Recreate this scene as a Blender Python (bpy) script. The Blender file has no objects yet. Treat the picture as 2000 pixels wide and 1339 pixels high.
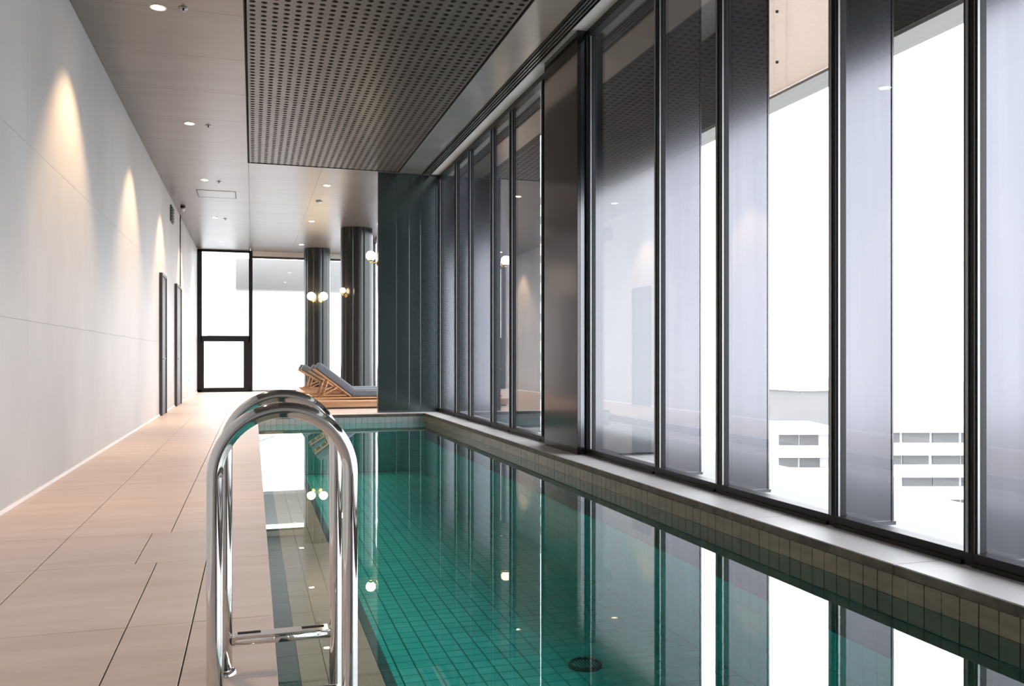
import bpy, bmesh, math, random
from mathutils import Vector, Matrix
random.seed(7)
C = bpy.context.scene.collection
S = bpy.context.scene
PI = math.pi
# ---------------------------------------------------------------- camera
CAMZ = 1.04
YAW = math.atan(506.0 / 1667.0)
cam = bpy.data.cameras.new('camera'); cam.sensor_width = 36.0; cam.lens = 1667 * 36 / 2000.0
cam.shift_y = 28.5 / 2000.0; cam.clip_start = 0.05; cam.clip_end = 2000
co = bpy.data.objects.new('camera', cam); C.objects.link(co)
co.location = (0, 0, CAMZ); co.rotation_euler = (PI / 2, 0, -YAW); S.camera = co
# ---------------------------------------------------------------- sky
w = bpy.data.worlds.new('sky'); S.world = w; w.use_nodes = True
nt = w.node_tree; bg = nt.nodes['Background']
bg.inputs['Color'].default_value = (0.955, 0.965, 1.0, 1); bg.inputs['Strength'].default_value = 8.0
# ---------------------------------------------------------------- exposure
S.view_settings.view_transform = 'Standard'; S.view_settings.look = 'None'
S.view_settings.exposure = 0.0; S.view_settings.gamma = 1.0
S.view_settings.use_curve_mapping = False
cy = S.cycles
cy.use_denoising = True
cy.max_bounces = 14; cy.diffuse_bounces = 6; cy.glossy_bounces = 6; cy.transparent_max_bounces = 24
cy.sample_clamp_indirect = 12.0; cy.caustics_reflective = False; cy.caustics_refractive = False
DOWNLIGHT_W = 200.0
WARM = (1.0, 0.66, 0.38)

# ---------------------------------------------------------------- materials
def mat(name, col, rough=0.5, metal=0.0, spec=0.5, var=0.0, scale=4.0, stretch=(1, 1, 1), col2=None, bump=0.0, bscale=None, emit=None):
    m = bpy.data.materials.new(name); m.use_nodes = True
    n = m.node_tree; b = n.nodes['Principled BSDF']
    b.inputs['Base Color'].default_value = (*col, 1); b.inputs['Roughness'].default_value = rough
    b.inputs['Metallic'].default_value = metal; b.inputs['Specular IOR Level'].default_value = spec
    if emit:
        b.inputs['Emission Color'].default_value = (*emit[0], 1); b.inputs['Emission Strength'].default_value = emit[1]
    if var or col2 or bump:
        g = n.nodes.new('ShaderNodeNewGeometry'); mp = n.nodes.new('ShaderNodeMapping')
        mp.inputs['Scale'].default_value = stretch
        n.links.new(g.outputs['Position'], mp.inputs['Vector'])
        nz = n.nodes.new('ShaderNodeTexNoise'); nz.inputs['Scale'].default_value = scale
        nz.inputs['Detail'].default_value = 6; nz.inputs['Roughness'].default_value = 0.6
        n.links.new(mp.outputs['Vector'], nz.inputs['Vector'])
        if var or col2:
            r = n.nodes.new('ShaderNodeValToRGB')
            c2 = col2 or tuple(c * (1 - var) for c in col)
            r.color_ramp.elements[0].position = 0.34; r.color_ramp.elements[1].position = 0.66
            r.color_ramp.elements[0].color = (*c2, 1); r.color_ramp.elements[1].color = (*col, 1)
            n.links.new(nz.outputs['Fac'], r.inputs['Fac']); n.links.new(r.outputs['Color'], b.inputs['Base Color'])
        if bump:
            bp = n.nodes.new('ShaderNodeBump'); bp.inputs['Strength'].default_value = bump; bp.inputs['Distance'].default_value = 0.01
            n2 = n.nodes.new('ShaderNodeTexNoise'); n2.inputs['Scale'].default_value = bscale or scale * 6
            n.links.new(mp.outputs['Vector'], n2.inputs['Vector'])
            n.links.new(n2.outputs['Fac'], bp.inputs['Height']); n.links.new(bp.outputs['Normal'], b.inputs['Normal'])
    return m

def clear_mat(name, tint, ior, gloss=(1, 1, 1), bump=0.0, bscale=3.0):
    """fresnel mix of a tinted see-through sheet and a mirror reflection"""
    m = bpy.data.materials.new(name); m.use_nodes = True
    n = m.node_tree; n.nodes.clear()
    o = n.nodes.new('ShaderNodeOutputMaterial'); mx = n.nodes.new('ShaderNodeMixShader')
    t = n.nodes.new('ShaderNodeBsdfTransparent'); t.inputs['Color'].default_value = (*tint, 1)
    g = n.nodes.new('ShaderNodeBsdfGlossy'); g.inputs['Roughness'].default_value = 0.0; g.inputs['Color'].default_value = (*gloss, 1)
    f = n.nodes.new('ShaderNodeFresnel'); f.inputs['IOR'].default_value = ior
    # the same sheet seen from either side: undo the node's inversion on back faces
    geo = n.nodes.new('ShaderNodeNewGeometry')
    mi = n.nodes.new('ShaderNodeMix'); mi.data_type = 'FLOAT'
    mi.inputs[2].default_value = ior; mi.inputs[3].default_value = 1.0 / ior
    n.links.new(geo.outputs['Backfacing'], mi.inputs[0]); n.links.new(mi.outputs[0], f.inputs['IOR'])
    if bump:
        tc = n.nodes.new('ShaderNodeMapping'); n.links.new(geo.outputs['Position'], tc.inputs['Vector'])
        nz = n.nodes.new('ShaderNodeTexNoise'); nz.inputs['Scale'].default_value = bscale; nz.inputs['Detail'].default_value = 1
        n.links.new(tc.outputs['Vector'], nz.inputs['Vector'])
        bp = n.nodes.new('ShaderNodeBump'); bp.inputs['Strength'].default_value = bump; bp.inputs['Distance'].default_value = 0.01
        n.links.new(nz.outputs['Fac'], bp.inputs['Height']); n.links.new(bp.outputs['Normal'], g.inputs['Normal'])
    n.links.new(f.outputs['Fac'], mx.inputs['Fac']); n.links.new(t.outputs['BSDF'], mx.inputs[1]); n.links.new(g.outputs['BSDF'], mx.inputs[2])
    n.links.new(mx.outputs['Shader'], o.inputs['Surface'])
    return m

M = {}
M['wall'] = mat('wall_plaster', (0.475, 0.46, 0.45), 0.55, var=0.20, scale=0.55, stretch=(1, 1, 0.6), bump=0.05)
M['wall_core'] = mat('wall_core', (0.40, 0.38, 0.38), 0.8)
M['deck'] = mat('deck_stone', (0.62, 0.525, 0.48), 0.42, spec=0.45, col2=(0.54, 0.44, 0.39), scale=1.6, stretch=(0.6, 3.5, 1), bump=0.10, bscale=14)
M['grout'] = mat('grout', (0.10, 0.075, 0.06), 0.9)
M['ceiling'] = mat('ceiling_concrete', (0.138, 0.118, 0.104), 0.34, spec=0.9, var=0.25, scale=1.3, stretch=(0.5, 2.5, 1), bump=0.04)
M['ceiling_gap'] = mat('ceiling_gap', (0.03, 0.027, 0.025), 0.9)
cb = M['ceiling'].node_tree.nodes['Principled BSDF']; cb.inputs['Coat Weight'].default_value = .3; cb.inputs['Coat Roughness'].default_value = .3
M['raft'] = mat('perforated_sheet', (0.112, 0.100, 0.090), 0.38, var=0.12, scale=0.8)
M['black'] = mat('black_backing', (0.008, 0.008, 0.008), 0.9)
M['bulkhead'] = mat('bulkhead_metal', (0.60, 0.59, 0.56), 0.33, metal=0.85, var=0.18, scale=1.1)
M['frame'] = mat('dark_window_frame', (0.008, 0.009, 0.010), 0.42, spec=0.3)
M['silver'] = mat('silver_trim', (0.36, 0.37, 0.38), 0.4, metal=0.9)
M['clad'] = mat('dark_cladding_metal', (0.072, 0.072, 0.076), 0.12, metal=0.9, var=0.10, scale=0.9, stretch=(3, 3, 0.15))
M['fin'] = mat('fin_metal', (0.132, 0.134, 0.152), 0.16, metal=0.92, var=0.12, scale=2.2, stretch=(4, 4, 0.12))
M['pier'] = mat('green_black_cladding', (0.19, 0.245, 0.252), 0.17, metal=0.92, spec=0.7, var=0.10, scale=1.2, stretch=(4, 4, 0.1))
M['clad_skylit'] = mat('skylit_cladding_metal', (0.135, 0.139, 0.148), 0.12, metal=0.95, var=0.08, scale=0.9, stretch=(3, 3, 0.15))  # lighter copy of the dark cladding, bright sky reflection put into its colour
M['column'] = mat('column_cladding', (0.04, 0.042, 0.041), 0.28, metal=0.8, spec=0.5)
M['glass'] = clear_mat('window_glass', (0.90, 0.91, 0.915), 1.5)
M['water'] = clear_mat('pool_water', (0.84, 0.96, 0.985), 1.72, bump=0.012, bscale=2.2)
M['chrome'] = mat('polished_steel', (0.80, 0.78, 0.755), 0.07, metal=1.0)
M['coping'] = mat('coping_stone', (0.76, 0.74, 0.745), 0.5, var=0.10, scale=2.0)
M['coping_edge'] = mat('coping_edge', (0.22, 0.16, 0.12), 0.6, col2=(0.10, 0.075, 0.06), scale=9.0)
M['walltile'] = mat('waterline_tile', (0.44, 0.315, 0.225), 0.4, col2=(0.29, 0.22, 0.17), scale=3.0, stretch=(1, 1, 4))
M['reflect_tile'] = mat('kerb_reflection_tile', (0.075, 0.125, 0.10), 0.5, var=0.2, scale=3)  # dark kerb reflection below the waterline painted into the tile colour
M['wallgrout'] = mat('wall_grout', (0.07, 0.05, 0.035), 0.9)
M['teal'] = mat('teal_tile', (0.030, 0.68, 0.57), 0.5, col2=(0.018, 0.56, 0.50), scale=2.3, stretch=(1, 2, 1))
M['teal2'] = mat('teal_tile_lighter', (0.050, 0.72, 0.62), 0.5, col2=(0.025, 0.60, 0.53), scale=3.3, stretch=(1, 3, 1))
M['tealgrout'] = mat('teal_grout', (0.006, 0.20, 0.18), 0.9)
M['darkteal'] = mat('dark_teal_tile', (0.018, 0.105, 0.10), 0.5, var=0.2, scale=3)
M['beige'] = mat('beige_ledge_tile', (0.50, 0.41, 0.30), 0.5, col2=(0.42, 0.34, 0.25), scale=2.0, stretch=(1, 6, 1))
M['wood'] = mat('warm_timber', (0.60, 0.40, 0.25), 0.5, col2=(0.46, 0.28, 0.16), scale=2.5, stretch=(0.6, 6, 6))
M['cushion'] = mat('grey_blue_cushion', (0.13, 0.165, 0.215), 0.85, var=0.12, scale=8, bump=0.2, bscale=60)
M['piping'] = mat('cushion_piping', (0.42, 0.43, 0.45), 0.8)
M['door'] = mat('dark_grey_door', (0.055, 0.056, 0.058), 0.5)
M['whitetrim'] = mat('white_trim', (0.7, 0.66, 0.6), 0.4)
M['lamp'] = mat('lamp_disc', (1, 0.9, 0.75), 0.4, emit=((1.0, 0.80, 0.56), 55.0))
M['globe'] = mat('opal_globe', (1, 0.9, 0.75), 0.3, emit=((1.0, 0.76, 0.46), 26.0))
M['brass'] = mat('brass', (0.55, 0.36, 0.14), 0.25, metal=1.0)
M['plaswhite'] = mat('white_plastic', (0.7, 0.7, 0.68), 0.4)
M['soffit'] = mat('outside_soffit', (0.11, 0.108, 0.105), 0.7, var=0.1, scale=0.6)
M['beamdark'] = mat('dark_beam_panel', (0.040, 0.048, 0.046), 0.6, var=0.15, scale=0.7)
M['cream'] = mat('cream_beam_panel', (0.86, 0.80, 0.75), 0.6, var=0.05, scale=0.7)
def translucent(m, fac):
    n = m.node_tree; o = [q for q in n.nodes if q.type == 'OUTPUT_MATERIAL'][0]; b = n.nodes['Principled BSDF']
    t = n.nodes.new('ShaderNodeBsdfTranslucent'); t.inputs['Color'].default_value = (.95, .86, .79, 1)
    mx = n.nodes.new('ShaderNodeMixShader'); mx.inputs['Fac'].default_value = fac
    n.links.new(b.outputs[0], mx.inputs[1]); n.links.new(t.outputs[0], mx.inputs[2]); n.links.new(mx.outputs[0], o.inputs['Surface'])
translucent(M['cream'], .42)
M['lip'] = mat('beam_lip', (0.27, 0.26, 0.245), 0.6)
M['terrace'] = mat('pale_terrace', (0.58, 0.585, 0.60), 0.8, var=0.06, scale=0.5)
M['white'] = mat('white_render', (0.62, 0.62, 0.62), 0.9)
M['farwin'] = mat('far_window', (0.13, 0.135, 0.14), 0.6)
M['fargrey'] = mat('far_grey_cladding', (0.175, 0.175, 0.175), 0.9, var=0.08, scale=0.2)
M['ground'] = mat('city_ground', (0.42, 0.42, 0.42), 0.95, var=0.2, scale=0.02)
M['blind'] = mat('grey_overhang', (0.33, 0.33, 0.325), 0.8, var=0.06, scale=1.0)

# ---------------------------------------------------------------- helpers
def box(bm, x0, x1, y0, y1, z0, z1):
    v = [bm.verts.new((x, y, z)) for z in (z0, z1) for y in (y0, y1) for x in (x0, x1)]
    for f in ((0, 2, 3, 1), (4, 5, 7, 6), (0, 1, 5, 4), (2, 6, 7, 3), (0, 4, 6, 2), (1, 3, 7, 5)):
        bm.faces.new([v[i] for i in f])
def tube(bm, pts, r, n=16, caps=True):
    pts = [Vector(p) for p in pts]; rings = []
    up = None
    for i, p in enumerate(pts):
        d = (pts[min(i + 1, len(pts) - 1)] - pts[max(i - 1, 0)]).normalized()
        if up is None:
            up = Vector((0, 1, 0)) if abs(d.y) < 0.9 else Vector((1, 0, 0))
        a = (up - d * up.dot(d)).normalized(); b = d.cross(a); up = a
        rr = r[i] if isinstance(r, (list, tuple)) else r
        rings.append([bm.verts.new(p + a * rr * math.cos(2 * PI * k / n) + b * rr * math.sin(2 * PI * k / n)) for k in range(n)])
    for A, B in zip(rings, rings[1:]):
        for k in range(n):
            f = bm.faces.new((A[k], A[(k + 1) % n], B[(k + 1) % n], B[k])); f.smooth = True
    if caps:
        bm.faces.new(rings[0][::-1]); bm.faces.new(rings[-1])
def lathe(bm, cx, cy, prof, n=32, smooth=True):
    rings = []
    for r, z in prof:
        rings.append([bm.verts.new((cx + max(r, 1e-4) * math.cos(2 * PI * k / n), cy + max(r, 1e-4) * math.sin(2 * PI * k / n), z)) for k in range(n)])
    for A, B in zip(rings, rings[1:]):
        for k in range(n):
            f = bm.faces.new((A[k], A[(k + 1) % n], B[(k + 1) % n], B[k])); f.smooth = smooth
def sphere(bm, c, r, nu=24, nv=12):
    prof = [(r * math.sin(PI * j / nv), c[2] - r * math.cos(PI * j / nv)) for j in range(nv + 1)]
    lathe(bm, c[0], c[1], prof, nu)
def obj(name, bm, m, parent=None, bevel=0.0):
    if bevel:
        bmesh.ops.bevel(bm, geom=bm.edges[:], offset=bevel, segments=2, affect='EDGES', profile=0.6)
    bmesh.ops.recalc_face_normals(bm, faces=bm.faces[:])
    if parent is not None:
        bmesh.ops.translate(bm, verts=bm.verts[:], vec=-Vector(parent['_base']) if '_base' in parent else Vector((0, 0, 0)))
    me = bpy.data.meshes.new(name); bm.to_mesh(me); bm.free()
    me.materials.append(m)
    o = bpy.data.objects.new(name, me); C.objects.link(o)
    if parent is not None: o.parent = parent
    if parent is not None and '_base' in parent: o['_base'] = parent['_base']
    return o
def bx(name, d, m, parent=None, bevel=0.0):
    bm = bmesh.new(); box(bm, *d); return obj(name, bm, m, parent, bevel)
def tag(o, label=None, cat=None, group=None, kind=None):
    if label: o['label'] = label
    if cat: o['category'] = cat
    if group: o['group'] = group
    if kind: o['kind'] = kind
    return o
def thing(name, loc, label=None, cat=None, group=None, kind=None):
    o = bpy.data.objects.new(name, None); C.objects.link(o); o.location = loc; o['_base'] = list(loc)
    o.empty_display_size = 0.1
    return tag(o, label, cat, group, kind)
CACHE = {}
def tile(name, cx, cy, cz, sx, sy, sz, m, parent, bev=0.0015):
    """a slab sharing its mesh with every other slab of the same size and material; (cx,cy,cz) its centre"""
    k = (round(sx, 4), round(sy, 4), round(sz, 4), m.name)
    if k not in CACHE:
        bm = bmesh.new(); box(bm, -sx / 2, sx / 2, -sy / 2, sy / 2, -sz / 2, sz / 2)
        if bev: bmesh.ops.bevel(bm, geom=bm.edges[:], offset=bev, segments=1, affect='EDGES')
        bmesh.ops.recalc_face_normals(bm, faces=bm.faces[:])
        me = bpy.data.meshes.new(name); bm.to_mesh(me); bm.free(); me.materials.append(m); CACHE[k] = me
    o = bpy.data.objects.new(name, CACHE[k]); C.objects.link(o); o.parent = parent
    b = parent['_base'] if '_base' in parent else (0, 0, 0)
    o.location = (cx - b[0], cy - b[1], cz - b[2]); return o
def copy_tree(o, parent=None):
    c = o.copy(); C.objects.link(c); c.parent = parent
    for ch in list(o.children): copy_tree(ch, c)
    return c

# ---------------------------------------------------------------- dimensions (deck level is z = 0)
XL, XD, XR, XG = -1.60, 0.08, 2.877, 3.228      # left wall, deck edge, right pool wall, glass line
YB, YP, YF = -3.0, 14.72, 27.3                   # wall behind, pool end, far wall
ZC = 4.295; ZK = 0.0735; ZW = -0.078; ZL = -0.18; ZFL = -0.92
YP0 = -1.5                                       # near end of the pool, behind the camera

# ================================================================ STRUCTURE
floor = bx('floor', (XL - .2, XG + .2, YB, YF, -1.25, -1.1), M['grout']); tag(floor, kind='structure')
f2 = bx('floor_slab', (XL - .2, XD - .012, YB, YF, -1.1, -0.022), M['grout'], floor)
f3 = bx('floor_slab', (XD - .012, XG + .2, YP + .31, YF, -1.1, -0.022), M['grout'], floor)
f4 = bx('floor_slab', (XD - .012, XG + .2, YB, YP0, -1.1, -0.022), M['grout'], floor)
def paver(x0, x1, y0, y1):
    g = 0.0025
    tile('floor_tile', (x0 + x1) / 2, (y0 + y1) / 2, -0.010 + random.uniform(-.0004, .0004), x1 - x0 - 2 * g, y1 - y0 - 2 * g, 0.020, M['deck'], floor, 0.001)
LEN = 1.09
y = -2.96
ys = [4.67 - LEN * k for k in range(7, -1, -1)]
for a, b in zip(ys, ys[1:]):
    for x0, x1 in ((XL, -1.02), (-1.02, -.467), (-.467, -.228), (-.228, XD)): paver(x0, x1, a, b)
for x0, x1 in ((XL, -1.02), (-1.02, -.57), (-.57, XD)): paver(x0, x1, 4.67, 5.46)
ys = [5.46 + LEN * k for k in range(21)]
for a, b in zip(ys, ys[1:]):
    if a > YF: break
    b = min(b, YF)
    for x0, x1 in ((XL, -1.02), (-1.02, -.467), (-.467, XD)): paver(x0, x1, a, b)
yy = [YP + .31 + 1.05 * k for k in range(12)] + [YF]
for a, b in zip(yy, yy[1:]):
    for x0, x1 in ((XD, .7), (.7, 1.32), (1.32, 1.94), (1.94, 2.56), (2.56, XG - .03)): paver(x0, x1, a, b)

# left wall: large-format panels on a core
wl = bx('wall_left', (XL - .25, XL - .02, YB, YF + .2, -1.1, 4.6), M['wall_core']); tag(wl, kind='structure')
rows = [0.0, 1.314, 2.628, ZC]
yb = [-3.0 + 2.02 * k for k in range(16)]
for j, (a, b) in enumerate(zip(yb, yb[1:])):
    b = min(b, YF)
    if a >= YF: break
    for i, (z0, z1) in enumerate(zip(rows, rows[1:])):
        tile('wall_panel', XL - .01, (a + b) / 2, (z0 + z1) / 2, .02, b - a - .0016, z1 - z0 - .0016, M['wall'], wl, 0.0005)
bb = bx('baseboard_left', (XL, XL + .012, YB, YF, 0.001, .03), M['coping']); tag(bb, kind='structure')
wb = bx('wall_back', (XL - .25, XG + .2, YB - .2, YB, -1.1, 4.6), M['wall']); tag(wb, kind='structure')

# ceiling
cl = bx('ceiling', (XL - .25, XG + .25, YB - .2, YF + .2, 4.40, 4.62), M['ceiling_gap']); tag(cl, kind='structure')
def cpanel(x0, x1, y0, y1, m=None):
    tile('ceiling_panel', (x0 + x1) / 2, (y0 + y1) / 2, ZC + .03, x1 - x0 - .003, y1 - y0 - .003, .06, m or M['ceiling'], cl, 0.001)
RX0, RX1, RY1, PITCH = -.071, 2.445, 14.94, 1.28
ys = [RY1 - PITCH * k for k in range(14, -1, -1)]
for a, b in zip(ys, ys[1:]):
    cpanel(XL, RX0 - .012, a, b)
ys = [RY1 + 1.28 * k for k in range(10)] + [YF]
for a, b in zip(ys, ys[1:]):
    for x0, x1 in ((XL, RX0), (RX0, 1.14), (1.14, 2.35), (2.35, XG)): cpanel(x0, x1, a, b)
# metal bulkhead strip and pale strip next to the glass
for a, b in zip([-3 + 2.243 * k for k in range(8)], [-3 + 2.243 * k for k in range(1, 9)]):
    tile('bulkhead_panel', (RX1 + .012 + 2.865) / 2, (a + b) / 2, ZC + .03, 2.865 - RX1 - .012, b - a - .002, .06, M['bulkhead'], cl, 0.001)
bx('ceiling_strip', (3.02, XG + .06, YB, 14.95, ZC + .002, ZC + .06), M['coping'], cl)
bx('slot_shade_sheet', (2.865, 3.02, YB, 14.95, ZC, ZC + .06), M['black'], cl)  # flat black sheet standing in for the shaded depth of the diffuser slots

# perforated raft
raft = thing('perforated_ceiling_raft', ((RX0 + RX1) / 2, 6.0, ZC), 'large recessed perforated ceiling field above the pool', 'ceiling panel')
NX, NY = 24, 12
def perf_mesh(wd, ln, nx, ny, th=.028, hr=.0275):
    vs, fs = [], []
    px, py = wd / nx, ln / ny
    dirs = [(-1, -1), (0, -1), (1, -1), (1, 0), (1, 1), (0, 1), (-1, 1), (-1, 0)]
    for i in range(nx):
        for j in range(ny):
            cx, cyy = -wd / 2 + (i + .5) * px, -ln / 2 + (j + .5) * py
            b = len(vs)
            for dx, dy in dirs: vs.append((cx + dx * px / 2, cyy + dy * py / 2, 0))
            for dx, dy in dirs:
                l = math.hypot(dx, dy); k = hr * 1.08 / l if dx * dy == 0 else hr * 1.12 / l
                vs.append((cx + dx * k, cyy + dy * k, 0))
            for q in range(8):
                x_, y_, _ = vs[b + 8 + q]; vs.append((x_, y_, th))
            for q in range(8):
                q2 = (q + 1) % 8
                fs.append((b + q, b + 8 + q, b + 8 + q2, b + q2))
                fs.append((b + 8 + q, b + 16 + q, b + 16 + q2, b + 8 + q2))
    me = bpy.data.meshes.new('perforated_panel'); me.from_pydata(vs, [], fs); me.update(); me.materials.append(M['raft']); return me
pm = perf_mesh(RX1 - RX0 - .03, PITCH - .004, NX, NY)
for k in range(11):
    o = bpy.data.objects.new('perforated_panel', pm); C.objects.link(o); o.parent = raft
    o.location = (0, RY1 - PITCH * (k + .5) - 6.0, 0.004)
bx('backing_sheet', (RX0, RX1, YB, RY1, ZC + .034, ZC + .05), M['black'], raft)
for d in ((RX0 - .012, RX0 + .001, YB, RY1, ZC - .004, ZC + .05), (RX1 - .001, RX1 + .012, YB, RY1, ZC - .004, ZC + .05), (RX0, RX1, RY1 - .014, RY1, ZC - .004, ZC + .033)):
    bx('edge_trim', d, M['black'], raft)
# ceiling between raft end (near camera, unseen) and back wall
cpanel(RX0, RX1, YB, RY1 - PITCH * 11)

# ---- right facade: bays of glass between mullions
MY = [-3.0, -1.98, -.70, .28, 1.92, 3.18, 4.16, 5.42, 6.40, 7.93, 8.93, 9.30, 10.59, 11.51, 12.80, 13.73, 15.0, 15.95, 17.2, 18.15, 19.4, 20.35, 21.6, 22.55, 23.8, 24.75, 26.0, 27.25]
zb_ = ZK
FT = 0.062     # height of the bottom rail
def mullion(y, parent, tall=ZC, base=ZK):
    bx('mullion', (XG - .045, XG + .030, y - .030, y + .030, base, tall), M['frame'], parent, 0.002)
    bx('glazing_trim', (XG - .052, XG - .0445, y - .004, y + .012, base + FT, tall - .06), M['silver'], parent)
    bx('glazing_trim', (XG - .030, XG - .018, y - .0385, y - .030, base + FT, tall - .06), M['silver'], parent)
n = 0
for a, b in zip(MY, MY[1:]):
    if abs(a - 7.93) < .01: continue
    n += 1
    base = ZK if a < 15 else 0.0
    wdw = thing('window_%d' % n, (XG, (a + b) / 2, base), kind='structure')
    bx('glass_pane', (XG - .006, XG + .006, a + .028, b - .028, base + FT - .01, ZC - .05), M['glass'], wdw)
    mullion(b if abs(b - 7.93) > .01 else b - .03, wdw, ZC, base)
    if abs(a - 8.93) < .01: mullion(a + .03, wdw, ZC, base)
    bx('bottom_rail', (XG - .045, XG + .055, a + .030, b - .030, base, base + FT), M['frame'], wdw, 0.003)
    bx('glazing_bead', (XG - .060, XG - .045, a + .030, b - .030, base, base + .022), M['frame'], wdw)
    bx('top_rail', (XG - .045, XG + .055, a + .030, b - .030, ZC - .07, ZC), M['frame'], wdw)
tr = bx('trim_1', (XG - .03, XG + .30, YB, YF, -1.1, ZK - .012), M['terrace']); tag(tr, kind='structure')

# ---- far wall glazing
wn = thing('window_%d' % (n + 1), (-.8, YF, 0), kind='structure')
x0, x1 = XL, -.07
bx('frame_post', (x0, x0 + .13, YF - .05, YF + .06, 0, ZC), M['frame'], wn)
bx('frame_post', (x1 - .05, x1 + .06, YF - .05, YF + .06, 0, ZC), M['frame'], wn)
bx('frame_rail', (x0, x1, YF - .05, YF + .06, 0, .07), M['frame'], wn)
bx('frame_rail', (x0, x1, YF - .05, YF + .06, ZC - .06, ZC), M['frame'], wn)
bx('transom', (x0 + .1, x1 - .02, YF - .05, YF + .06, 1.53, 1.70), M['frame'], wn)
sash = bx('sash_frame', (x0 + .13, x0 + .19, YF - .06, YF + .02, .07, 1.53), M['frame'], wn)
bx('sash_frame', (x1 - .20, x1 - .05, YF - .06, YF + .02, .07, 1.53), M['frame'], wn)
bx('sash_frame', (x0 + .19, x1 - .20, YF - .06, YF + .02, .07, .13), M['frame'], wn)
bx('glass_pane', (x0 + .05, x1, YF, YF + .01, .02, 1.6), M['glass'], wn)
bx('glass_pane', (x0 + .05, x1, YF, YF + .01, 1.6, ZC - .02), M['glass'], wn)
wn2 = thing('window_%d' % (n + 2), (1.6, YF, 0), kind='structure')
bx('glass_pane', (x1 + .06, XG - .06, YF, YF + .01, .02, ZC - .02), M['glass'], wn2)
bx('frame_rail', (x1 + .06, XG - .06, YF - .03, YF + .05, 0, .05), M['silver'], wn2)
bx('head_bar', (x1 + .06, XG - .06, YF - .03, YF + .05, 4.08, 4.14), M['door'], wn2)
bx('head_infill', (x1 + .06, XG - .06, YF - .03, YF + .05, 4.141, ZC), M['whitetrim'], wn2)

# ---- doors in the left wall
def door(i, y0, y1, h):
    d = thing('door_%d' % i, (XL, (y0 + y1) / 2, 0), kind='structure')
    bx('door_leaf', (XL + .001, XL + .035, y0 + .05, y1 - .05, .01, h - .05), M['door'], d)
    for q in ((y0, y0 + .05), (y1 - .05, y1)):
        bx('door_frame', (XL + .001, XL + .055, q[0], q[1], 0.002, h), M['door'], d)
    bx('door_frame', (XL + .001, XL + .055, y0 + .05, y1 - .05, h - .05, h), M['door'], d)
    bm = bmesh.new(); tube(bm, [(XL + .035, y0 + .14, 1.02), (XL + .08, y0 + .14, 1.02), (XL + .08, y0 + .26, 1.02)], .01, 8)
    obj('door_handle', bm, M['silver'], d)
door(1, 16.4, 17.25, 2.56)
door(2, 19.5, 20.75, 2.62)

# ================================================================ POOL
pool = thing('swimming_pool', (1.5, 6.6, ZFL - .08), 'long narrow lap pool lined with teal tiles', 'pool')
bx('pool_floor', (XD - .02, XG - .03, YP0, YP + .3, ZFL - .08, ZFL - .012), M['tealgrout'], pool)
bx('ledge_core', (XD - .01, .517, YP0, YP, ZFL - .01, ZL - .012), M['wallgrout'], pool)
bx('pool_wall', (XR + .010, XG - .031, YP0, YP + .3, ZFL - .01, ZK - .050), M['wallgrout'], pool)
bx('pool_wall', (XD - .012, XR + .010, YP + .010, YP + .3, ZFL - .01, ZK - .050), M['wallgrout'], pool)
bx('pool_wall', (XD - .012, XR + .010, YP0, YP0 + .05, ZFL - .01, -.022), M['wallgrout'], pool)
# coping stones
yc = [YP0 + 1.2 * k for k in range(14)]
for k, (a, b) in enumerate(zip(yc, yc[1:] + [YP])):
    b = min(b, YP)
    if b - a < .05: continue
    s = tile('coping_stone', (XR + XG - .045) / 2 - .004, (a + b) / 2, ZK - .024, XG - .045 - XR + .008, b - a - .003, .048, M['coping'], pool, .004)
    s2 = tile('stone_edge', XR - .0095, (a + b) / 2, ZK - .0255, .003, b - a - .004, .042, M['coping_edge'], pool, 0)
for k in range(3):
    a = XD + 1.05 * k; b = min(a + 1.05, XG - .05)
    tile('coping_stone', (a + b) / 2, YP + .15, ZK - .024, b - a - .003, .316, .048, M['coping'], pool, .004)
    tile('stone_edge', (a + b) / 2, YP - .0095, ZK - .0255, b - a - .004, .003, .042, M['coping_edge'], pool, 0)
# tiles of the right wall: the row above the water one by one, the rows below joined
T = .1
ny = int((YP - YP0) / T)
for j in range(ny):
    yc_ = YP - (j + .5) * T
    if yc_ > 0.6:
        tile('wall_tile', XR + .004 + random.uniform(-.001, .001), yc_, ZK - .052 - .0505, .012, T - .004, .099, M['walltile'], pool, .001)
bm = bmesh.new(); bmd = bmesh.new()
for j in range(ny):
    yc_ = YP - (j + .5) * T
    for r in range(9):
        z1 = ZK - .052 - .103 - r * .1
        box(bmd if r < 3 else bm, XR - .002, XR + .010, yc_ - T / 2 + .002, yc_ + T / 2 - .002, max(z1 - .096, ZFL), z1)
tag(obj('submerged_wall_tiles', bmd, M['reflect_tile'], pool), kind='stuff')  # upper rows carry the kerb's dark reflection in their colour
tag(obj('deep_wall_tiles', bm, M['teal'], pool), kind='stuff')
# far end wall: pale tiles
M['endtile'] = mat('pale_end_tile', (0.62, 0.66, 0.68), 0.35, var=0.15, scale=3)
for i in range(28):
    xc = XD + (i + .5) * .1
    if xc > XR: break
    tile('end_wall_tile', xc, YP + .004, ZK - .052 - .0505, .096, .012, .099, M['endtile'], pool, .001)
bm = bmesh.new()
for i in range(28):
    for r in range(9):
        z1 = ZK - .052 - .103 - r * .1
        xc = XD + (i + .5) * .1
        box(bm, xc - .048, xc + .048, YP - .002, YP + .01, max(z1 - .096, ZFL), z1)
tag(obj('submerged_end_tiles', bm, M['teal'], pool), kind='stuff')
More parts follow.
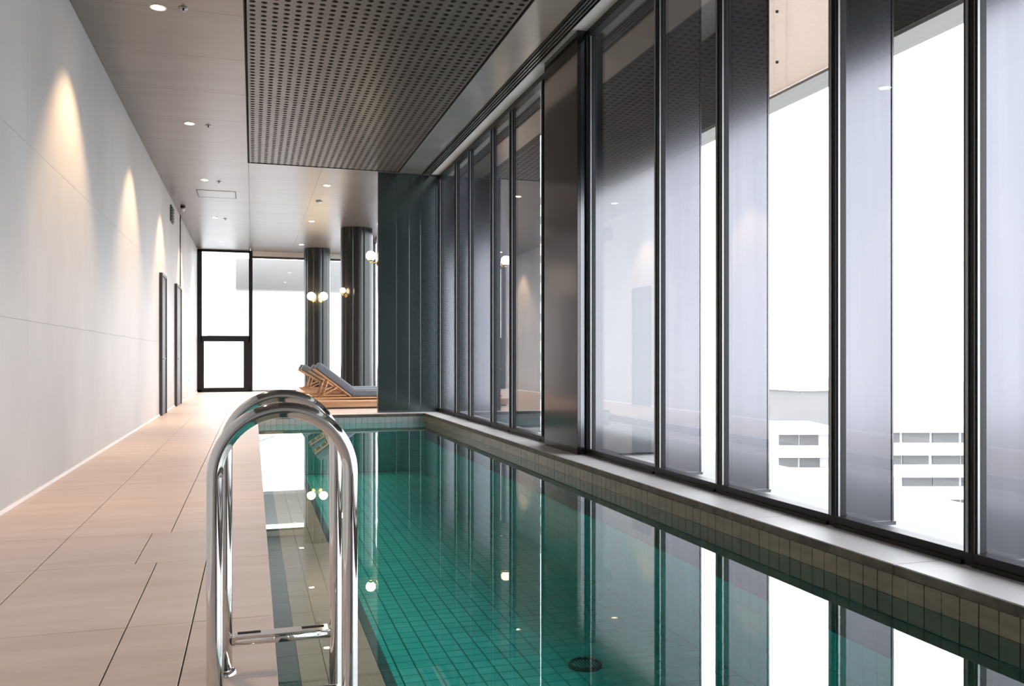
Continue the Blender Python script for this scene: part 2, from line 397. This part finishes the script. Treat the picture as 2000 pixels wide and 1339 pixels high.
# floor tiles
TF = (XR - .517) / 20
def project(x, y, z):
    d = x * math.sin(YAW) + y * math.cos(YAW); r = x * math.cos(YAW) - y * math.sin(YAW)
    if d <= .1: return None
    return 1000 + 1667 * r / d, 698 - 1667 * (z - CAMZ) / d, d
cells = []
nx = 20
for i in range(nx):
    for j in range(int((YP - YP0) / TF)):
        x = .517 + (i + .5) * TF; yv = YP0 + (j + .5) * TF
        if x + TF / 2 > XR + .01: continue
        p = project(x, yv, ZFL)
        vis = p and -20 < p[0] < 2020 and p[1] < 1350
        cells.append((0 if vis else 1, p[2] if p else 99, x, yv))
cells.sort()
bm = bmesh.new()
for k, (v, d, x, yv) in enumerate(cells):
    if k < 300:
        tile('floor_tile', x, yv, ZFL - .006, TF - .009, TF - .009, .012, M['teal'] if random.random() < .6 else M['teal2'], pool, .001)
    else:
        h = TF / 2 - .0045; box(bm, x - h, x + h, yv - h, yv + h, ZFL - .012, ZFL)
tag(obj('distant_floor_tiles', bm, M['teal'], pool), kind='stuff')
# ledge: dark border, beige field, dark border
def ledge_row(xa, xb, m, name, step, wdiv, gap=.003, ind=110):
    bmr = bmesh.new(); cnt = 0
    w_ = (xb - xa) / wdiv
    yv = 1.2
    while yv + step < YP + .001:
        for q in range(wdiv):
            if cnt < ind:
                tile(name, xa + (q + .5) * w_, yv + step / 2, ZL - .006, w_ - gap, step - gap, .012, m, pool, .001); cnt += 1
            else:
                box(bmr, xa + q * w_ + gap / 2, xa + (q + 1) * w_ - gap / 2, yv + gap / 2, yv + step - gap / 2, ZL - .012, ZL)
        yv += step
    tag(obj(name + 's_beyond', bmr, m, pool), kind='stuff')
ledge_row(XD, .173, M['darkteal'], 'border_tile', .2, 1, .002, 50)
ledge_row(.173, .475, M['beige'], 'ledge_tile', .3, 3, .003, 110)
ledge_row(.475, .517, M['darkteal'], 'edge_tile', .2, 1, .002, 50)
bx('ledge_face', (.505, .5175, YP0, YP, ZFL, ZL - .012), M['darkteal'], pool)
# drain
dr = thing('pool_drain', (0, 0, 0)) if False else None
p_d = 1.96 * 1667 / 602.0; p_r = (1143 - 1000) / 1667 * p_d
dx = p_r * math.cos(YAW) + p_d * math.sin(YAW); dy = p_d * math.cos(YAW) - p_r * math.sin(YAW)
drn = thing('main_drain', (dx, dy, ZFL), 'round dark drain cover on the pool floor at the lower middle', 'drain')
bm = bmesh.new(); lathe(bm, dx, dy, [(0, ZFL + .012), (.075, ZFL + .014), (.082, ZFL + .012), (.082, ZFL)], 40); obj('drain_cover', bm, M['teal'], drn)
bm = bmesh.new(); lathe(bm, dx, dy, [(.086, ZFL), (.086, ZFL + .020), (.094, ZFL + .026), (.104, ZFL + .020), (.108, ZFL)], 40); obj('drain_ring', bm, M['darkteal'], drn)
bm = bmesh.new()
for k in range(-3, 4):
    h = math.sqrt(max(.072 ** 2 - (k * .02) ** 2, 0)); box(bm, dx + k * .02 - .003, dx + k * .02 + .003, dy - h, dy + h, ZFL + .012, ZFL + .018)
obj('drain_grille', bm, M['darkteal'], drn)
# water
bm = bmesh.new(); box(bm, XD - .010, XR + .004, YP0 + .02, YP + .002, ZW - .0005, ZW)
bm2 = bmesh.new(); vs = [bm2.verts.new(v) for v in ((XD - .011, YP0 + .03, ZW), (XR - .0025, YP0 + .03, ZW), (XR - .0025, YP - .0025, ZW), (XD - .011, YP - .0025, ZW))]
bm2.faces.new(vs); bm.free()
wt = obj('pool_water', bm2, M['water']); tag(wt, 'still clear water filling the long teal pool', 'water', kind='stuff')

# ================================================================ METAL PIER, COLUMNS, FINS
pier = thing('metal_clad_pier', (2.65, 15.05, 0), 'dark green-black metal clad pier standing at the far end of the pool', 'pier')
bx('pier_core', (2.115, 3.19, 15.045, 15.16, 0.0, ZC), M['black'], pier)
for a, b in zip([2.10, 2.43, 2.66, 2.86, 3.14], [2.43, 2.66, 2.86, 3.14, 3.20]):
    bx('metal_panel', (a + .002, b - .002, 15.025, 15.05, ZK + .001, ZC), M['pier'], pier, .003)
bx('side_panel', (2.10, 2.114, 15.052, 15.16, 0.0, ZC), M['pier'], pier)

def round_column(x, y, r, label):
    t = thing('round_column', (x, y, 0), label, 'column')
    k = 10
    for q in range(k):
        a0 = 2 * PI * q / k + .006; a1 = 2 * PI * (q + 1) / k - .006
        bm = bmesh.new(); ang = [a0 + (a1 - a0) * s / 5 for s in range(6)]
        out0 = [bm.verts.new((x + r * math.cos(a), y + r * math.sin(a), .0)) for a in ang]
        out1 = [bm.verts.new((x + r * math.cos(a), y + r * math.sin(a), ZC)) for a in ang]
        in0 = [bm.verts.new((x + (r - .02) * math.cos(a), y + (r - .02) * math.sin(a), .0)) for a in ang]
        in1 = [bm.verts.new((x + (r - .02) * math.cos(a), y + (r - .02) * math.sin(a), ZC)) for a in ang]
        for s in range(5):
            f = bm.faces.new((out0[s], out0[s + 1], out1[s + 1], out1[s])); f.smooth = True
            bm.faces.new((in0[s + 1], in0[s], in1[s], in1[s + 1]))
        bm.faces.new((out0[0], out1[0], in1[0], in0[0])); bm.faces.new((out0[5], in0[5], in1[5], out1[5]))
        obj('cladding_panel', bm, M['column'], t)
    bm = bmesh.new(); lathe(bm, x, y, [(r - .021, 0), (r - .021, ZC)], 40); obj('column_core', bm, M['black'], t)
    return t
round_column(2.51, 21.8, .40, 'dark round column nearer the pool, right beside the metal clad pier')
round_column(1.845, 26.2, .39, 'dark round column farther back in front of the end glazing, paler at its foot')

fc = thing('facade_column', (3.6, 8.43, 0), 'wide dark bronze clad column interrupting the window wall', 'column')
bx('inner_cladding', (3.085, 3.12, 7.93, 8.93, ZK + .001, ZC), M['clad'], fc, .003)
bx('side_cladding', (3.1205, 4.22, 7.93, 7.96, ZK + .001, ZC), M['clad_skylit'], fc)
bx('side_cladding', (3.1205, 4.22, 8.90, 8.93, ZK + .001, ZC), M['clad'], fc)
bx('column_core', (3.125, 4.20, 7.965, 8.895, ZK + .001, 5.4), M['black'], fc)
bx('outer_cladding', (4.2, 4.225, 7.965, 8.895, ZK + .001, 5.4), M['clad'], fc)
bx('side_cladding', (XG + .1, 4.22, 7.93, 7.96, ZC, 5.4), M['clad'], fc)

fl = {3.18: 'facade fin at the right edge of the picture, outside the nearest mullion',
      4.16: 'pale grey facade fin behind the second mullion from the right edge',
      5.42: 'facade fin between the two widest bright views, outside the third mullion from the right',
      6.40: 'facade fin just right of the pane reflecting the clad column',
      9.30: 'facade fin hidden mostly behind the bronze clad column',
      10.59: 'dark facade fin left of the bright slit beside the bronze column',
      11.51: 'facade fin two panes left of the bronze clad column',
      12.80: 'facade fin three panes left of the bronze clad column',
      13.73: 'facade fin four panes left of the bronze clad column',
      15.0: 'farthest facade fin, outside the corner by the metal clad pier'}
fin0 = None
for yv in [1.92, 3.18, 4.16, 5.42, 6.40, 9.30, 10.59, 11.51, 12.80, 13.73, 15.0]:
    if fin0 is None:
        f0 = thing('facade_fin', (XG + .06, yv, ZK), 'facade fin beyond the right edge of the picture, nearest of the row', 'fin', 'upright fins outside the window wall')
        bx('fin_blade', (XG + .031, 3.58, yv - .02, yv + .02, ZK - .01, 5.4), M['fin'], f0, .002)
        bx('fin_nosing', (3.58, 3.592, yv - .026, yv + .026, ZK - .01, 5.4), M['fin'], f0)
        bx('fin_foot', (XG + .065, 3.60, yv - .035, yv + .035, ZK - .011, ZK + .012), M['fin'], f0)
        fin0 = f0
    else:
        c = copy_tree(fin0); c.location = (XG + .06, yv, ZK); c['label'] = fl[yv]

# ================================================================ OUTSIDE
ts = bx('outside_terrace', (XG + .31, 4.66, -6, 40, -.3, .045), M['terrace']); tag(ts, 'pale paved terrace outside the window wall', 'terrace', kind='structure')
sf = bx('outside_soffit', (XG + .26, 6.02, -6, 16, 5.43, 5.6), M['soffit']); tag(sf, kind='structure')
bx('spandrel', (XG + .06, XG + .26, -6, YF + 2, 4.62, 5.6), M['soffit'], sf)
bm_ = thing('hanging_facade_beam', (6.1, 4, 4.2), 'overhead outside beam clad in dark and cream panels', 'beam')
ZB = CAMZ + .5037 / .9568 * 6.0
seq = [(-6, -2.5, 'beamdark'), (-2.5, .5, 'beamdark'), (.5, 3.9, 'beamdark'), (3.9, 7.3, 'beamdark'), (7.3, 8.615, 'cream'), (8.615, 8.87, 'cream'), (8.87, 9.4, 'cream'), (9.4, 10.9, 'beamdark'), (10.9, 12.6, 'beamdark')]
for a, b, mm in seq:
    bx('beam_panel', (5.97, 6.0, a + .004, b - .004, ZB, 5.43), M[mm], bm_)
for a, b in zip([-6, 0, 6], [0, 6, 12.6]):
    bx('bottom_lip', (6.0, 6.37, a + .004, b - .004, ZB - .03, ZB), M['lip'], bm_)
bx('beam_core', (6.001, 6.35, -6, 7.25, ZB, 5.6), M['soffit'], bm_)
bx('beam_core', (6.001, 6.35, 9.45, 12.6, ZB, 5.6), M['soffit'], bm_)
bm = bmesh.new()
for zz in (ZB + .35, ZB + .95):
    lathe_c = (5.965, 7.2, zz); tube(bm, [(5.95, 8.79, zz), (5.972, 8.79, zz)], .018, 8)
obj('panel_bolt', bm, M['door'], bm_)
# grey overhang seen through the end glazing
ov = bx('outside_overhang', (-.53, 3.6, YF + 1.5, YF + 2.2, 3.24, 4.22), M['blind']); tag(ov, kind='structure')
gr = bx('ground', (-600, 900, -300, 1200, -32, -31), M['ground']); tag(gr, kind='structure')
def point(px, py, d):
    r = (px - 1000) / 1667 * d; z = CAMZ + (698 - py) / 1667 * d
    return Vector((r * math.cos(YAW) + d * math.sin(YAW), d * math.cos(YAW) - r * math.sin(YAW), z))
# slab block with bands of windows
def banded_block(name, pA, pB, ztop, zbot, nfl, label, depth=14.0, winfrac=.5, step=6.0, cat='building', group=None):
    A, B = Vector((pA[0], pA[1], 0)), Vector((pB[0], pB[1], 0)); L = (B - A).length; ux = (B - A).normalized(); uy = Vector((-ux.y, ux.x, 0))
    if uy.dot(A) < 0: uy = -uy
    t = thing(name, (A.x, A.y, zbot), label, cat, group)
    def ob(nm, s0, s1, t0, t1, z0, z1, m):
        b_ = bmesh.new(); box(b_, s0, s1, t0, t1, z0, z1)
        for v in b_.verts:
            p = A + ux * v.co.x + uy * v.co.y; v.co = Vector((p.x, p.y, v.co.z))
        return obj(nm, b_, m, t)
    ob('wall', 0, L, 1.6, depth, zbot, ztop, M['white'])
    fh = (ztop - zbot) / nfl
    for k in range(nfl):
        z0 = zbot + k * fh
        ob('balcony', -.6, L + .6, -.4, 1.6, z0 - .1, z0 + fh * (1 - winfrac), M['white'])
        s = 1.0; 
        while s + step * .7 < L:
            if random.random() < .95:
                ob('window', s, s + step * random.uniform(.86, .97), 1.35, 1.7, z0 + fh * (1 - winfrac), z0 + fh * .97, M['farwin'] if random.random() < .6 else M['fargrey'])
            s += step
    ob('roof', -.6, L + .6, -.4, depth, ztop, ztop + fh * .3, M['white'])
    return t
D = 130
a1, b1 = point(1515, 848, D), point(1632, 848, D)
banded_block('apartment_building', a1, b1, CAMZ - 150 / 1667 * D, -31, 6, 'pale balconied apartment block seen low between the two nearest mullions', winfrac=.52, step=3.2)
a1, b1 = point(1700, 850, D * .92), point(1990, 846, D * .92)
banded_block('apartment_building', a1, b1, CAMZ - 146 / 1667 * D * .92, -31, 7, 'long pale balconied apartment block low in the second pane from the right', winfrac=.5, step=4.2)
D2 = 170
a1, b1 = point(1541, 800, D2), point(1665, 800, D2)
gb = thing('office_block', (a1.x, a1.y, -31), 'plain grey box building rising above the balconied block', 'building')
for nm, zz0, zz1, m_, ex in (('wall', -31, CAMZ - 64 / 1667 * D2, 'fargrey', 0), ('roof_parapet', CAMZ - 64 / 1667 * D2, CAMZ - 61 / 1667 * D2, 'white', .5)):
    b_ = bmesh.new(); box(b_, a1.x - ex, b1.x + ex, b1.y - ex, a1.y + 12 + ex, zz0, zz1); obj(nm, b_, M[m_], gb)
# lean tower with a column of windows seen through the slit
DT = 120
p0, p1 = point(1040, 500, DT), point(1085, 500, DT)
tw = thing('residential_tower', (p0.x, p0.y, -31), 'slim white tower with a column of grey windows, seen left of the bronze column', 'building')
zt = CAMZ + 340 / 1667 * DT
bx('wall', (p0.x, p1.x + 6, p0.y, p0.y + 14, -31, zt), M['white'], tw)
zz = CAMZ - 120 / 1667 * DT; k = 0
q0, q1 = point(1056, 500, DT), point(1068, 500, DT)
while zz < zt - 3:
    bx('window', (q0.x, q1.x, p0.y - .25, p0.y + .1, zz, zz + 1.15), M['farwin'], tw)
    bx('window_sill', (q0.x - .2, q1.x + .2, p0.y - .6, p0.y, zz - .3, zz - .05), M['white'], tw)
    zz += 38 / 1667 * DT
bx('roof', (p0.x - .4, p1.x + 6.4, p0.y - .4, p0.y + 14.4, zt, zt + .8), M['white'], tw)
# faint blocks beyond the end glazing
for (pa, pb, yt, dd, lb, nf) in ((395, 440, 640, 90, 'pale block low behind the left pane of the end window', 8), (455, 478, 560, 110, 'taller pale block at the right of the left end pane', 14)):
    a1, b1 = point(pa, 700, dd), point(pb, 700, dd)
    banded_block('distant_building', a1, b1, CAMZ + (698 - yt) / 1667 * dd, -31, nf, lb, winfrac=.3, step=2.2)

# ================================================================ GRAB RAILS
def grab_rail(y, xl, xr, ztop, label):
    t = thing('grab_rail', ((xl + xr) / 2, y, 0), label, 'handrail', 'steel grab rails at the pool edge')
    r = .0213; R = (xr - xl) / 2; cx = (xl + xr) / 2; zc = ztop - R
    pts = [(xl, y, .004), (xl, y, .3)] + [(xl, y, .3 + (zc - .3) * k / 4) for k in range(1, 4)]
    pts += [(cx - R * math.cos(PI * k / 32), y, zc + R * math.sin(PI * k / 32)) for k in range(33)]
    pts += [(xr, y, zc - (zc + .15) * k / 6) for k in range(1, 7)] + [(xr, y, ZL + .002)]
    bm = bmesh.new(); tube(bm, pts, r, 24); obj('rail_tube', bm, M['chrome'], t)
    for xx, zz in ((xl, 0.001), (xr, ZL + .001)):
        bm = bmesh.new(); lathe(bm, xx, y, [(r, zz + .016), (.030, zz + .014), (.036, zz + .006), (.037, zz)], 28); obj('base_flange', bm, M['chrome'], t)
    # crossbar: a tube with a flat tread plate on top
    zb = .105
    bm = bmesh.new(); tube(bm, [(xl + r * .9, y, zb), (xr - r * .9, y, zb)], .0165, 18); br = obj('crossbar', bm, M['chrome'], t)
    bm = bmesh.new(); box(bm, xl + r + .004, xr - r - .004, y - .020, y + .040, zb + .013, zb + .0185)
    bmesh.ops.bevel(bm, geom=bm.edges[:], offset=.0015, segments=2, affect='EDGES'); obj('tread_plate', bm, M['chrome'], br)
    bm = bmesh.new(); box(bm, xl + r + .016, xl + r + .09, y + .012, y + .030, zb + .0186, zb + .0198); obj('tread_grip', bm, M['black'], br)
    bm = bmesh.new(); box(bm, xr - r - .09, xr - r - .016, y + .012, y + .030, zb + .0186, zb + .0198); obj('tread_grip', bm, M['black'], br)
    return t
grab_rail(2.40, -.097, .259, CAMZ - .142, 'nearer polished steel arch grab rail, the larger one in front')
grab_rail(2.96, -.086, .270, CAMZ - .128, 'farther polished steel arch grab rail, with its crossbar in view')

# ================================================================ CEILING FITTINGS
def make_downlight(x, y, label):
    t = thing('downlight', (x, y, ZC), label, 'downlight', 'warm recessed ceiling downlights')
    bm = bmesh.new(); lathe(bm, x, y, [(.060, ZC - .001), (.062, ZC - .006), (.076, ZC - .005), (.078, ZC - .0005)], 28); obj('trim_ring', bm, M['whitetrim'], t)
    bm = bmesh.new(); lathe(bm, x, y, [(0, ZC - .0035), (.040, ZC - .0055), (.060, ZC - .0035)], 24); obj('lamp', bm, M['lamp'], t)
    return t
def spot(x, y, tilt=0.12):
    L = bpy.data.lights.new('downlight_beam', 'SPOT'); L.energy = DOWNLIGHT_W; L.color = WARM
    L.spot_size = math.radians(86); L.spot_blend = .6; L.shadow_soft_size = .03
    o = bpy.data.objects.new('downlight_beam', L); C.objects.link(o); o.location = (x, y, ZC - .02); o.rotation_euler = (0, -tilt, 0)
    o.rotation_euler = (0, tilt, 0)
    return o
dl0 = None
left = [(4.45, 'downlight above the deck, out of frame over the camera'), (8.55, 'brightest downlight, nearest of the row along the left wall'), (12.66, 'second downlight from the camera in the left row'),
        (16.6, 'third downlight in the left row, level with the raft end'), (21.0, 'fourth downlight in the left row, small and faint'), (25.3, 'last downlight in the left row, by the end window')]
right = [(16.47, 'right row downlight just beyond the perforated raft'), (20.9, 'second right row downlight, beyond the perforated raft'), (25.3, 'last right row downlight, above the far column')]
lights = [(-.845, a, l) for a, l in left] + [(1.34, a, l) for a, l in right]
for x, yv, lb in lights:
    if dl0 is None: dl0 = o = make_downlight(x, yv, lb)
    else: o = copy_tree(dl0); o.location = (x, yv, ZC); o['label'] = lb
    s = spot(x, yv, .13 if x < 0 else 0.0); s.parent = o; s.location = (0, 0, -.02)
sp0 = None
for x, yv, lb in ((-.62, 8.5, 'sprinkler head beside the brightest downlight'), (-.60, 12.7, 'sprinkler head beside the second downlight'), (-.60, 16.7, 'sprinkler head beside the third downlight'), (-.62, 21.1, 'sprinkler head beside the fourth downlight')):
    if sp0 is None:
        sp0 = o = thing('sprinkler_head', (x, yv, ZC), lb, 'sprinkler', 'ceiling sprinkler heads')
        bm = bmesh.new(); lathe(bm, x, yv, [(.012, ZC - .0005), (.045, ZC - .0005), (.046, ZC - .004), (.012, ZC - .006)], 20); obj('escutcheon', bm, M['silver'], o)
        bm = bmesh.new(); tube(bm, [(x, yv, ZC - .004), (x, yv, ZC - .03)], .008, 10); obj('nozzle', bm, M['frame'], o)
        bm = bmesh.new(); lathe(bm, x, yv, [(0, ZC - .033), (.022, ZC - .032), (.022, ZC - .030), (0, ZC - .029)], 16); obj('deflector', bm, M['silver'], o)
    else: o = copy_tree(sp0); o.location = (x, yv, ZC); o['label'] = lb
sd = thing('smoke_detector', (1.32, 18.2, ZC), 'small white smoke detector between the two right row downlights', 'detector')
bm = bmesh.new(); lathe(bm, 1.32, 18.2, [(.06, ZC - .0005), (.06, ZC - .02), (.045, ZC - .04), (0, ZC - .045)], 24); obj('detector_body', bm, M['plaswhite'], sd)
bm = bmesh.new(); lathe(bm, 1.32, 18.2, [(.062, ZC - .0005), (.066, ZC - .004), (.066, ZC - .012), (.061, ZC - .012)], 24); obj('detector_base', bm, M['silver'], sd)
ap = thing('access_panel', (-.72, 18.0, ZC), 'thin outlined square access hatch in the ceiling past the third downlight', 'hatch')
for d in ((-1.06, -.32, 17.60, 17.625), (-1.06, -.32, 18.35, 18.375), (-1.06, -1.04, 17.625, 18.35), (-.34, -.32, 17.625, 18.35)):
    bx('hatch_edge', (d[0], d[1], d[2], d[3], ZC - .004, ZC - .0005), M['door'], ap)
bx('hatch_lid', (-1.038, -.342, 17.627, 18.348, ZC - .003, ZC - .0005), M['ceiling'], ap)
# linear slot diffuser along the glass
ls = thing('linear_slot_diffuser', (2.94, 6, ZC), 'long dark slotted air diffuser running beside the window heads', 'diffuser')
for k, xx in enumerate((2.868, 2.905, 2.942, 2.979, 3.010)):
    bx('slot_blade', (xx, xx + .012, YB + .02, 14.93, ZC - .014, ZC - .001), M['silver'] if k in (1, 2, 3) else M['frame'], ls)
# camera and conduit at the left wall
cc = thing('security_camera', (XL + .16, 19.6, ZC), 'small white dome camera under the ceiling by the left wall', 'camera')
bm = bmesh.new(); lathe(bm, XL + .16, 19.6, [(.05, ZC - .0005), (.052, ZC - .03), (.04, ZC - .045)], 20); obj('camera_mount', bm, M['frame'], cc)
bm = bmesh.new(); sphere(bm, (XL + .16, 19.6, ZC - .075), .042, 18, 10); obj('camera_dome', bm, M['plaswhite'], cc)
vt = thing('wall_grille', (XL, 18.7, 3.95), 'small dark grille high on the left wall near the ceiling camera', 'vent')
bx('grille_frame', (XL + .0005, XL + .03, 18.45, 18.95, 3.80, 4.12), M['door'], vt)
for k in range(5): bx('grille_slat', (XL + .03, XL + .045, 18.48, 18.92, 3.83 + k * .058, 3.85 + k * .058), M['frame'], vt)
cn = thing('wall_conduit', (XL, 20.9, 3.0), 'thin grey conduit running down from the ceiling to the farther door', 'conduit')
bm = bmesh.new(); tube(bm, [(XL + .014, 20.85, ZC - .001), (XL + .014, 20.85, 2.5)], .012, 10); obj('conduit_tube', bm, M['door'], cn)
for zc_ in (4.1, 3.4, 2.7): bx('conduit_clip', (XL + .0005, XL + .03, 20.825, 20.875, zc_, zc_ + .02), M['silver'], cn)
so = thing('wall_socket', (XL, 23.6, .45), 'small white socket plate low on the left wall near the end window', 'socket')
bx('socket_plate', (XL + .0005, XL + .01, 23.56, 23.68, .41, .49), M['plaswhite'], so, .002)
bx('socket_insert', (XL + .01, XL + .014, 23.59, 23.65, .43, .47), M['wall_core'], so)

# ================================================================ GLOBE WALL LIGHTS
def globe_light(gx, gy, gz, wx, wy, label, r=.085):
    t = thing('globe_wall_light', (wx, wy, gz), label, 'wall light', 'warm opal globe wall lights')
    bm = bmesh.new(); sphere(bm, (gx, gy, gz), r); obj('globe', bm, M['globe'], t)
    dv = Vector((gx - wx, gy - wy, 0)).normalized()
    s = Vector((wx, wy, gz - .12)); e = Vector((gx, gy, gz - .12))
    bm = bmesh.new(); tube(bm, [s, e, (gx, gy, gz - r * .9)], .009, 10); obj('bracket', bm, M['brass'], t)
    bm = bmesh.new(); tube(bm, [s - dv * .002 , s + dv * .016], .045, 20); obj('wall_plate', bm, M['brass'], t)
    bm = bmesh.new(); lathe(bm, gx, gy, [(.02, gz - r - .02), (.035, gz - r * .98), (.04, gz - r * .85)], 16); obj('globe_cup', bm, M['brass'], t)
    L = bpy.data.lights.new('globe_glow', 'POINT'); L.energy = 18; L.color = (1, .66, .36); L.shadow_soft_size = r
    o = bpy.data.objects.new('globe_glow', L); C.objects.link(o); o.parent = t; o.location = (gx - wx, gy - wy, 0)
    return t
zg = CAMZ + 1.79
globe_light(1.985, 15.10, zg, 2.099, 15.10, 'single glowing globe light at the left edge of the metal clad pier')
for px_, lb in ((608, 'left globe of the pair on the farther round column'), (632, 'right globe of the pair on the farther round column')):
    p = point(px_, 578, 24.98)
    vx, vy = p.x - 1.845, p.y - 26.2; l_ = math.hypot(vx, vy)
    globe_light(p.x, p.y, CAMZ + 1.795, 1.845 + vx / l_ * .392, 26.2 + vy / l_ * .392, lb, .12)
globe_light(2.13, 21.45, CAMZ + 1.66, 2.225, 21.538, 'globe light on the left flank of the nearer round column', .07)

# ================================================================ TIMBER PLATFORM AND LOUNGERS
PZ = .16
def platform(ya, yb, label):
    pf = thing('timber_platform', (2.2, (ya + yb) / 2, 0), label, 'platform')
    bx('platform_base', (1.24, 3.12, ya + .06, yb - .05, 0.001, PZ - .03), M['grout'], pf)
    for k in range(13):
        bx('deck_board', (1.2 + k * .148, 1.2 + k * .148 + .143, ya, yb, PZ - .029, PZ), M['wood'], pf, .003)
    bx('fascia_board', (1.2, 3.124, ya + .03, ya + .059, 0.035, PZ - .03), M['wood'], pf, .003)
    bx('side_board', (1.205, 1.239, ya + .06, yb - .05, 0.035, PZ - .03), M['wood'], pf)
platform(17.52, 21.25, 'low warm timber platform under the nearest loungers')
platform(22.35, 25.6, 'second timber platform, behind the nearer round column')

def cushion(bm, x0, x1, y0, y1, z0, z1, rot=None, org=None):
    b2 = bmesh.new(); box(b2, x0, x1, y0, y1, z0, z1)
    bmesh.ops.bevel(b2, geom=b2.edges[:], offset=.042, segments=4, affect='EDGES', profile=.55)
    for f in b2.faces: f.smooth = True
    if rot is not None:
        bmesh.ops.rotate(b2, verts=b2.verts[:], cent=org, matrix=Matrix.Rotation(rot, 3, 'Y'))
    me = bpy.data.meshes.new('t'); b2.to_mesh(me); b2.free(); bm.from_mesh(me); bpy.data.meshes.remove(me)
def lounger(hx, yv, ang, label, blen=.93, slen=1.12):
    """hinge at (hx, yv); seat runs to +x, back leans up to -x by ang"""
    t = thing('sun_lounger', (hx, yv, PZ), label, 'sun lounger', 'grey-blue cushioned timber sun loungers')
    W = .32
    for s in (-1, 1):
        y0 = yv + s * W
        bx('side_rail', (hx - .75, hx + slen, y0 - .018, y0 + .018, PZ + .025, PZ + .058), M['wood'], t, .003)
        for xx in (hx - .70, hx + slen - .08):
            bx('leg', (xx, xx + .05, y0 - .02, y0 + .02, PZ + .001, PZ + .025), M['wood'], t)
    for k in range(9):
        bx('seat_slat', (hx + .03 + k * .12, hx + .10 + k * .12, yv - W + .018, yv + W - .018, PZ + .040, PZ + .056), M['wood'], t)
    ca, sa = math.cos(ang), math.sin(ang)
    def P(u, v, y_): return Vector((hx - u * ca - v * sa * -1 * 0 - v * sa, y_, PZ + .07 + u * sa - v * ca))
    bf = None
    for s in (-1, 1):
        y0 = yv + s * (W - .03)
        bm = bmesh.new(); tube(bm, [P(0, .0, y0), P(blen, .0, y0)], .02, 6); o = obj('back_frame', bm, M['wood'], t)
        bm = bmesh.new(); tube(bm, [P(blen * .62, .0, y0), (hx - .58, y0, PZ + .05)], .014, 6); obj('prop_strut', bm, M['wood'], t)
        bm = bmesh.new(); tube(bm, [P(blen * .35, .0, y0), (hx - .66, y0, PZ + .05)], .012, 6); obj('prop_strut', bm, M['wood'], t)
    for k in range(7):
        a = P(.08 + k * (blen - .14) / 6, 0, yv)
        bm = bmesh.new(); tube(bm, [(a.x, yv - W + .03, a.z), (a.x, yv + W - .03, a.z)], .016, 6); obj('back_slat', bm, M['wood'], t)
    th = .165
    bm = bmesh.new(); cushion(bm, hx + .01, hx + slen, yv - W, yv + W, PZ + .060, PZ + .060 + th); c1 = obj('seat_cushion', bm, M['cushion'], t)
    bm = bmesh.new()
    cushion(bm, hx - blen, hx, yv - W, yv + W, PZ + .092, PZ + .092 + th, rot=ang, org=Vector((hx, yv, PZ + .08)))
    c2 = obj('back_cushion', bm, M['cushion'], t)
    bm = bmesh.new(); tube(bm, [(hx + .04, yv - W - .002, PZ + .060 + th * .75), (hx + slen - .04, yv - W - .002, PZ + .060 + th * .75)], .006, 6); obj('piping', bm, M['piping'], c1)
    return t
lounger(1.96, 18.35, math.radians(37.5), 'nearest grey-blue cushioned sun lounger with its raised back toward the walkway')
lounger(1.98, 19.55, math.radians(33), 'second sun lounger, directly behind the nearest one')
lounger(1.98, 22.85, math.radians(31), 'third sun lounger, standing past the nearer round column', slen=1.05)
lounger(1.98, 24.15, math.radians(31), 'farthest sun lounger, in front of the farther round column', slen=1.05)
